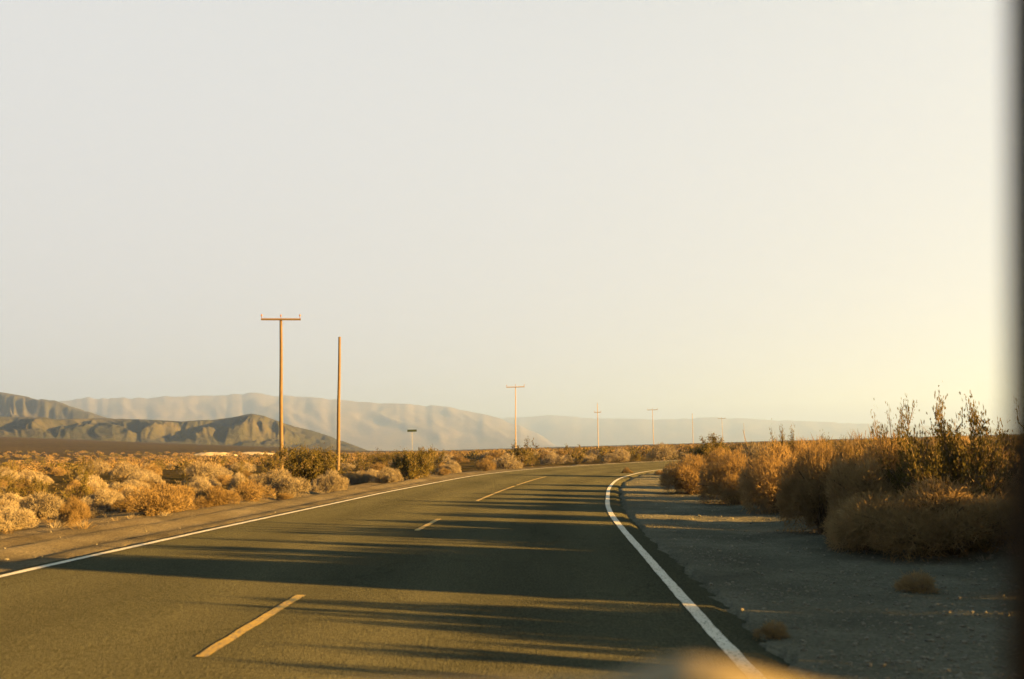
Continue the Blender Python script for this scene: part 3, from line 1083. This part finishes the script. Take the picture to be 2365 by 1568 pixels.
# far scrub that reads as one mass
def far_scrub():
    g = np.random.default_rng(77)
    protoV, protoQ, protoT = dome_bush(901, 60, nl=4, wd=0.16, blade=(0.3, 0.6))[0]
    Fp = np.vstack([protoQ[:, [0, 1, 2]], protoQ[:, [0, 2, 3]], protoT])
    n = 3200
    az = np.radians(g.uniform(-31, 33, n)); r = 110 * (430 / 110) ** (g.random(n) ** 0.75)
    x, y = r * np.sin(az), r * np.cos(az)
    z, dr, dl, ins = terrain(x, y)
    ok = (dr > 3) | (dl < -3)
    x, y, z, r = x[ok], y[ok], z[ok], r[ok]
    n = len(x)
    sz = g.uniform(0.5, 1.2, n); hh = sz * g.uniform(.7, 1.1, n); ro = g.uniform(0, 6.28, n)
    c, s = np.cos(ro)[:, None], np.sin(ro)[:, None]
    X = (protoV[None, :, 0] * c - protoV[None, :, 1] * s) * sz[:, None] + x[:, None]
    Y = (protoV[None, :, 0] * s + protoV[None, :, 1] * c) * sz[:, None] + y[:, None]
    Z = protoV[None, :, 2] * hh[:, None] + z[:, None]
    V = np.stack([X, Y, Z], 2).reshape(-1, 3)
    Fc = (Fp[None] + (np.arange(n) * len(protoV))[:, None, None]).reshape(-1, 3)
    mi = np.repeat(g.choice(3, n, p=[.4, .35, .25]), len(Fp))
    o = mesh_np('desert_scrub', V, Fc, None, mats=[M['gold'], M['gold'], M['olive']], mat_idx=mi)
    o['kind'] = 'stuff'
    tag(o, 'low golden scrub covering the far plain', 'scrub')


far_scrub()


# dry grass and loose stones on the verges
def dry_grass():
    g = np.random.default_rng(78)
    V0, Q0, T0 = tuft(3, 36)
    Fp = np.vstack([Q0[:, [0, 1, 2]], Q0[:, [0, 2, 3]], T0])
    n = 5200
    az = np.radians(g.uniform(-31, 32, n)); r = 7 * (70 / 7) ** g.random(n)
    x, y = r * np.sin(az), r * np.cos(az)
    z, dr, dl, ins = terrain(x, y)
    dd = np.where(dr > 0, (dr - 3.0) / 3, (-dl - 2.2) / 8)
    ok = g.random(n) < np.clip(dd, 0.0, 1) * np.where(dr > 0, 1, 0.5)
    x, y, z = x[ok], y[ok], z[ok]; n = len(x)
    sz = g.uniform(.08, .24, n); ro = g.uniform(0, 6.28, n)
    c, s = np.cos(ro)[:, None], np.sin(ro)[:, None]
    X = (V0[None, :, 0] * c - V0[None, :, 1] * s) * sz[:, None] * 1.3 + x[:, None]
    Y = (V0[None, :, 0] * s + V0[None, :, 1] * c) * sz[:, None] * 1.3 + y[:, None]
    Z = V0[None, :, 2] * sz[:, None] + z[:, None]
    V = np.stack([X, Y, Z], 2).reshape(-1, 3)
    Fc = (Fp[None] + (np.arange(n) * len(V0))[:, None, None]).reshape(-1, 3)
    o = mesh_np('dry_grass', V, Fc, None, mats=[M['straw'], M['gold']], mat_idx=np.repeat(g.choice(2, n), len(Fp)))
    o['kind'] = 'stuff'
    tag(o, 'short dry grass between the bushes', 'grass')


dry_grass()


def gravel():
    g = np.random.default_rng(79)
    ico = np.array([(0, 0, 1), (.89, 0, .45), (.28, .85, .45), (-.72, .53, .45), (-.72, -.53, .45), (.28, -.85, .45), (.72, .53, -.45), (-.28, .85, -.45), (-.89, 0, -.45), (-.28, -.85, -.45), (.72, -.53, -.45), (0, 0, -1)])
    Fp = np.array([(0, 1, 2), (0, 2, 3), (0, 3, 4), (0, 4, 5), (0, 5, 1), (1, 6, 2), (2, 7, 3), (3, 8, 4), (4, 9, 5), (5, 10, 1), (2, 6, 7), (3, 7, 8), (4, 8, 9), (5, 9, 10), (1, 10, 6), (6, 11, 7), (7, 11, 8), (8, 11, 9), (9, 11, 10), (10, 11, 6)])
    n = 42000
    az = np.radians(g.uniform(-31, 33, n)); r = 5 * (48 / 5) ** g.random(n)
    x, y = r * np.sin(az), r * np.cos(az)
    z, dr, dl, ins = terrain(x, y)
    ok = (((dr > SH_R + .12) & (dr < 8)) | ((dl < -SH_L - .15) & (dl > -6) & (g.random(n) < .05))) & (fbm(x * .9, y * .9, 61) > g.uniform(.25, .6, n))
    x, y, z = x[ok], y[ok], z[ok]; n = len(x)
    sz = 0.007 + 0.022 * g.random(n) ** 4
    ro = g.uniform(0, 6.28, n)
    c, s = np.cos(ro)[:, None], np.sin(ro)[:, None]
    jit = 1 + g.uniform(-.25, .25, (n, 12, 1))
    I = ico[None] * jit
    X = (I[..., 0] * c - I[..., 1] * s * .75) * sz[:, None] + x[:, None]
    Y = (I[..., 0] * s + I[..., 1] * c * .75) * sz[:, None] + y[:, None]
    Z = I[..., 2] * sz[:, None] * .6 + z[:, None] + sz[:, None] * .2
    V = np.stack([X, Y, Z], 2).reshape(-1, 3)
    Fc = (Fp[None] + (np.arange(n) * 12)[:, None, None]).reshape(-1, 3)
    o = mesh_np('gravel', V, Fc, M['stone'])
    o['kind'] = 'stuff'
    tag(o, 'loose grey gravel on both road shoulders', 'gravel')


gravel()

# ------------------------------------------------------------------ utility poles
def pole(px_top, py_top, px_base, height, label, arm, dist_, group='wooden poles along the road'):
    d0 = ray(px_base, HOR + (PW / 2 - px_base) * math.tan(_r))
    az = math.atan2(d0.x, d0.y)
    x, y = dist_ * math.sin(az), dist_ * math.cos(az)
    z = tz(x, y)
    d1 = ray(px_top, py_top)
    k = dist_ / math.hypot(d1.x, d1.y)
    top = Vector((d1.x * k, d1.y * k, EYE + d1.z * k))
    t_ = thing('utility_pole', (x, y, z), label, 'pole', group)
    tl = top - Vector((x, y, z))
    pr = 1.0 if dist_ < 100 else 0.64
    b = MB()
    npt = 7
    b.tube([Vector((0, 0, -0.4))] + [tl * (i / (npt - 1)) + Vector((math.sin(i * 1.7) * .012, 0, 0)) * (0 < i < npt - 1) for i in range(npt)],
           [0.155 * pr] + [(0.15 - 0.05 * i / (npt - 1)) * pr for i in range(npt)], 12)
    wd_ = M['wood'] if dist_ < 100 else M['haze_paled']
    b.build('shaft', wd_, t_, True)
    ax = Vector((math.cos(az), -math.sin(az), 0))
    if arm:
        zc = tl - Vector((0, 0, arm[1]))
        hw = arm[0] / 2
        e = MB()
        dirv = Vector((math.sin(az), math.cos(az), 0))
        off = -dirv * 0.15
        e.tube([zc + off - ax * hw, zc + off, zc + off + ax * hw], [0.075] * 3, 4)
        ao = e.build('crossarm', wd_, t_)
        for s in (-0.96, 0.0, 0.96):
            p = (zc + off + ax * hw * s) if s else tl.copy()
            q = MB()
            q.tube([p + Vector((0, 0, .05)) if s else p - Vector((0, 0, .1)), p + Vector((0, 0, .22)), p + Vector((0, 0, .23)), p + Vector((0, 0, .30)), p + Vector((0, 0, .31)), p + Vector((0, 0, .36))],
                   [.022, .022, .06, .065, .04, .045], 8)
            q.build('insulator', M['porcelain'], t_, True)
    return t_


pole(648.5, 738, 649.5, 11, 'nearest wooden utility pole with a wide crossarm on the left plain', (2.75, 0.0), 72)
pole(784, 778, 780, 11, 'bare wooden pole without a crossarm beside the dark olive bush', None, 81)
pole(1190, 893, 1190, 11, 'distant pole with a crossarm, left of the bend, third in the line', (2.9, 0.05), 158)
pole(1379, 933, 1381, 11, 'distant thin pole with a short lower arm above the bend', (1.6, 1.9), 232)
pole(1506, 946, 1509, 11, 'faint far pole with crossarm just left of the right bank', (2.9, 0.05), 278)
pole(1598, 955, 1600, 11, 'faint far pole rising directly behind the leftmost bush of the right bank', None, 330)
pole(1666, 966, 1669, 11, 'very faint pole behind the right bank, second from the end of the line', (2.9, 0.05), 392)
pole(1717, 977, 1719, 11, 'last and smallest faint pole of the line, behind the right bank', None, 500)

# ------------------------------------------------------------------ road name sign
def sign():
    dist_ = 49.0
    d = ray(952, 1044)
    az = math.atan2(d.x, d.y)
    x, y = dist_ * math.sin(az), dist_ * math.cos(az)
    z = tz(x, y)
    dt = ray(952, 994.5)
    zt = EYE + dist_ * dt.z / math.hypot(dt.x, dt.y)
    t_ = thing('road_sign', (x, y, z), 'small dark sign plate on a thin post above the olive shrub', 'sign', rotz=-az)
    h = zt - z
    p = MB(); p.tube([(0, 0.02, -0.3), (0, 0.02, h + .05)], [0.007, 0.007], 8)
    p.build('post', M['metal'], t_)
    q = MB(); q.box((0, -0.02, h), (0.46, 0.022, 0.11))
    q.build('panel', M['plate'], t_, bevel=0.004)
    br = MB(); br.box((0, 0.0, h), (0.06, 0.03, 0.05)); br.build('bracket', M['metal'], t_, bevel=0.004)


sign()

# ------------------------------------------------------------------ the car the photograph is taken from
def car():
    cx = -0.7
    t_ = thing('car', (cx, 0, -0.02), 'car the view is from, dark pillar at the right border, blurred sunlit dashboard below', 'car')
    t_.location.z = 0.03
    z0 = -0.03
    def P(x, y, z):
        return (x - cx, y, z + z0)
    # body: side walls below the window line, nose and tail, as one closed shell outline
    b = MB()
    prof = [(-2.3, 0.35), (-2.3, 0.95), (-1.6, 1.08), (0.62, 1.12), (1.0, 1.02), (1.45, 0.93), (1.58, 0.72), (1.58, 0.36)]
    xr, xl = 0.335, -1.735
    for xs, sgn in ((xr, 1), (xl, -1)):
        V = [P(xs, y, z) for y, z in prof] + [P(xs - sgn * 0.05, y, z) for y, z in prof]
        n = len(prof)
        Fs = [tuple(range(n)), tuple(range(2 * n - 1, n - 1, -1))] + [(i, (i + 1) % n, (i + 1) % n + n, i + n) for i in range(n)]
        b.add(V, Fs)
    ys = [(0.66, 1.10), (1.0, 1.015), (1.45, 0.925), (1.57, 0.72), (1.57, 0.38)]
    V = []
    for y, z in ys:
        V += [P(xl + 0.052, y, z), P(-0.7, y, z + 0.02), P(xr - 0.052, y, z)]
    Fs = []
    for i in range(len(ys) - 1):
        for k in (0, 1):
            Fs.append((i * 3 + k, i * 3 + k + 1, i * 3 + 4 + k, i * 3 + 3 + k))
    b.add(V, Fs)
    b.box(P(-0.7, -0.4, 0.36), (1.96, 3.7, 0.04))
    b.build('body', M['paint'], t_)
    # dashboard with a padded hump towards the right
    def at_y(px, py, yy):
        d = ray(px, py)
        return d.x / d.y * yy, EYE + d.z / d.y * yy
    crest = [(-1.68, 1.235)] + [at_y(a, b_, 0.52) for a, b_ in ((900, 1612), (1380, 1606), (1490, 1580), (1540, 1560), (1600, 1545), (1680, 1547), (1760, 1566), (1850, 1592), (2000, 1625), (2364, 1660))]
    nx, ny = 120, 16
    X, S = np.meshgrid(np.linspace(xl + 0.06, xr - 0.056, nx), np.linspace(0, 1, ny))
    Yd = 0.36 + 0.32 * S
    cz = np.interp(X, [c_[0] for c_ in crest], [c_[1] for c_ in crest])
    Zd = cz - 0.05 * (2 * np.abs(S - 0.5)) ** 2.2
    V = np.stack([X.ravel() - cx, Yd.ravel(), Zd.ravel() + z0 - t_.location.z - z0], 1)
    i = (np.arange(ny - 1)[:, None] * nx + np.arange(nx - 1)[None, :]).ravel()
    q = np.stack([i, i + 1, i + nx + 1, i + nx], 1)
    V2 = V.copy(); V2[:, 2] = 0.95
    mesh_np('dashboard', np.vstack([V, V2]), np.vstack([q, q[:, ::-1] + len(V)]), M['vinyl'], t_, smooth_shade=True)
    # windscreen pillars and roof
    for xs, nm in ((0.272, 'windscreen_pillar'), (-1.69, 'windscreen_pillar')):
        p = MB()
        xa, za = at_y(2345, 1568, 0.36); xb, zb = at_y(2347, 0, 0.36)
        dx = (xb - xa) / (zb - za)
        xo = (xa + 0.038) if xs > 0 else -1.4 - (xa + 0.038)
        dx = dx if xs > 0 else -dx
        p.tube([P(xo + dx * (z - za), 0.36, z) for z in (1.0, 1.3, 1.6, 1.86)], [0.037] * 4, 16)
        p.build(nm, M['black'], t_, True)
    r = MB(); r.box(P(-0.7, -0.62, 1.875), (2.06, 2.3, 0.05))
    r.build('roof', M['paint'], t_, bevel=0.02)
    for xs in (0.29, -1.69):
        p = MB(); p.tube([P(xs, -1.7, 1.0), P(xs, -1.7, 1.86)], [0.04, 0.04], 12)
        p.build('rear_pillar', M['black'], t_, True)
    for xs in (0.20, -1.60):
        for yy in (1.05, -1.65):
            wv = MB(); wv.tube([P(xs - 0.1, yy, 0.32), P(xs - .095, yy, 0.32), P(xs + .095, yy, 0.32), P(xs + 0.1, yy, 0.32)], [0.29, 0.32, 0.32, 0.29], 28)
            wv.build('wheel', M['rubber'], t_)


car()

# ------------------------------------------------------------------ haze
HAZE = 0.0002
hb = MB(); hb.box((0, 0, 220), (23600, 23600, 446))
mt, t, out = nodes('dusty air')
pv = t.nodes.new('ShaderNodeVolumePrincipled')
pv.inputs['Color'].default_value = (0.21, 0.34, 0.74, 1)
pv.inputs['Density'].default_value = HAZE
pv.inputs['Anisotropy'].default_value = 0.4
t.links.new(pv.outputs[0], out.inputs['Volume'])
ho = hb.build('haze', mt)
ho['kind'] = 'stuff'
tag(ho, 'pale dusty air that fades the far mountains', 'haze')
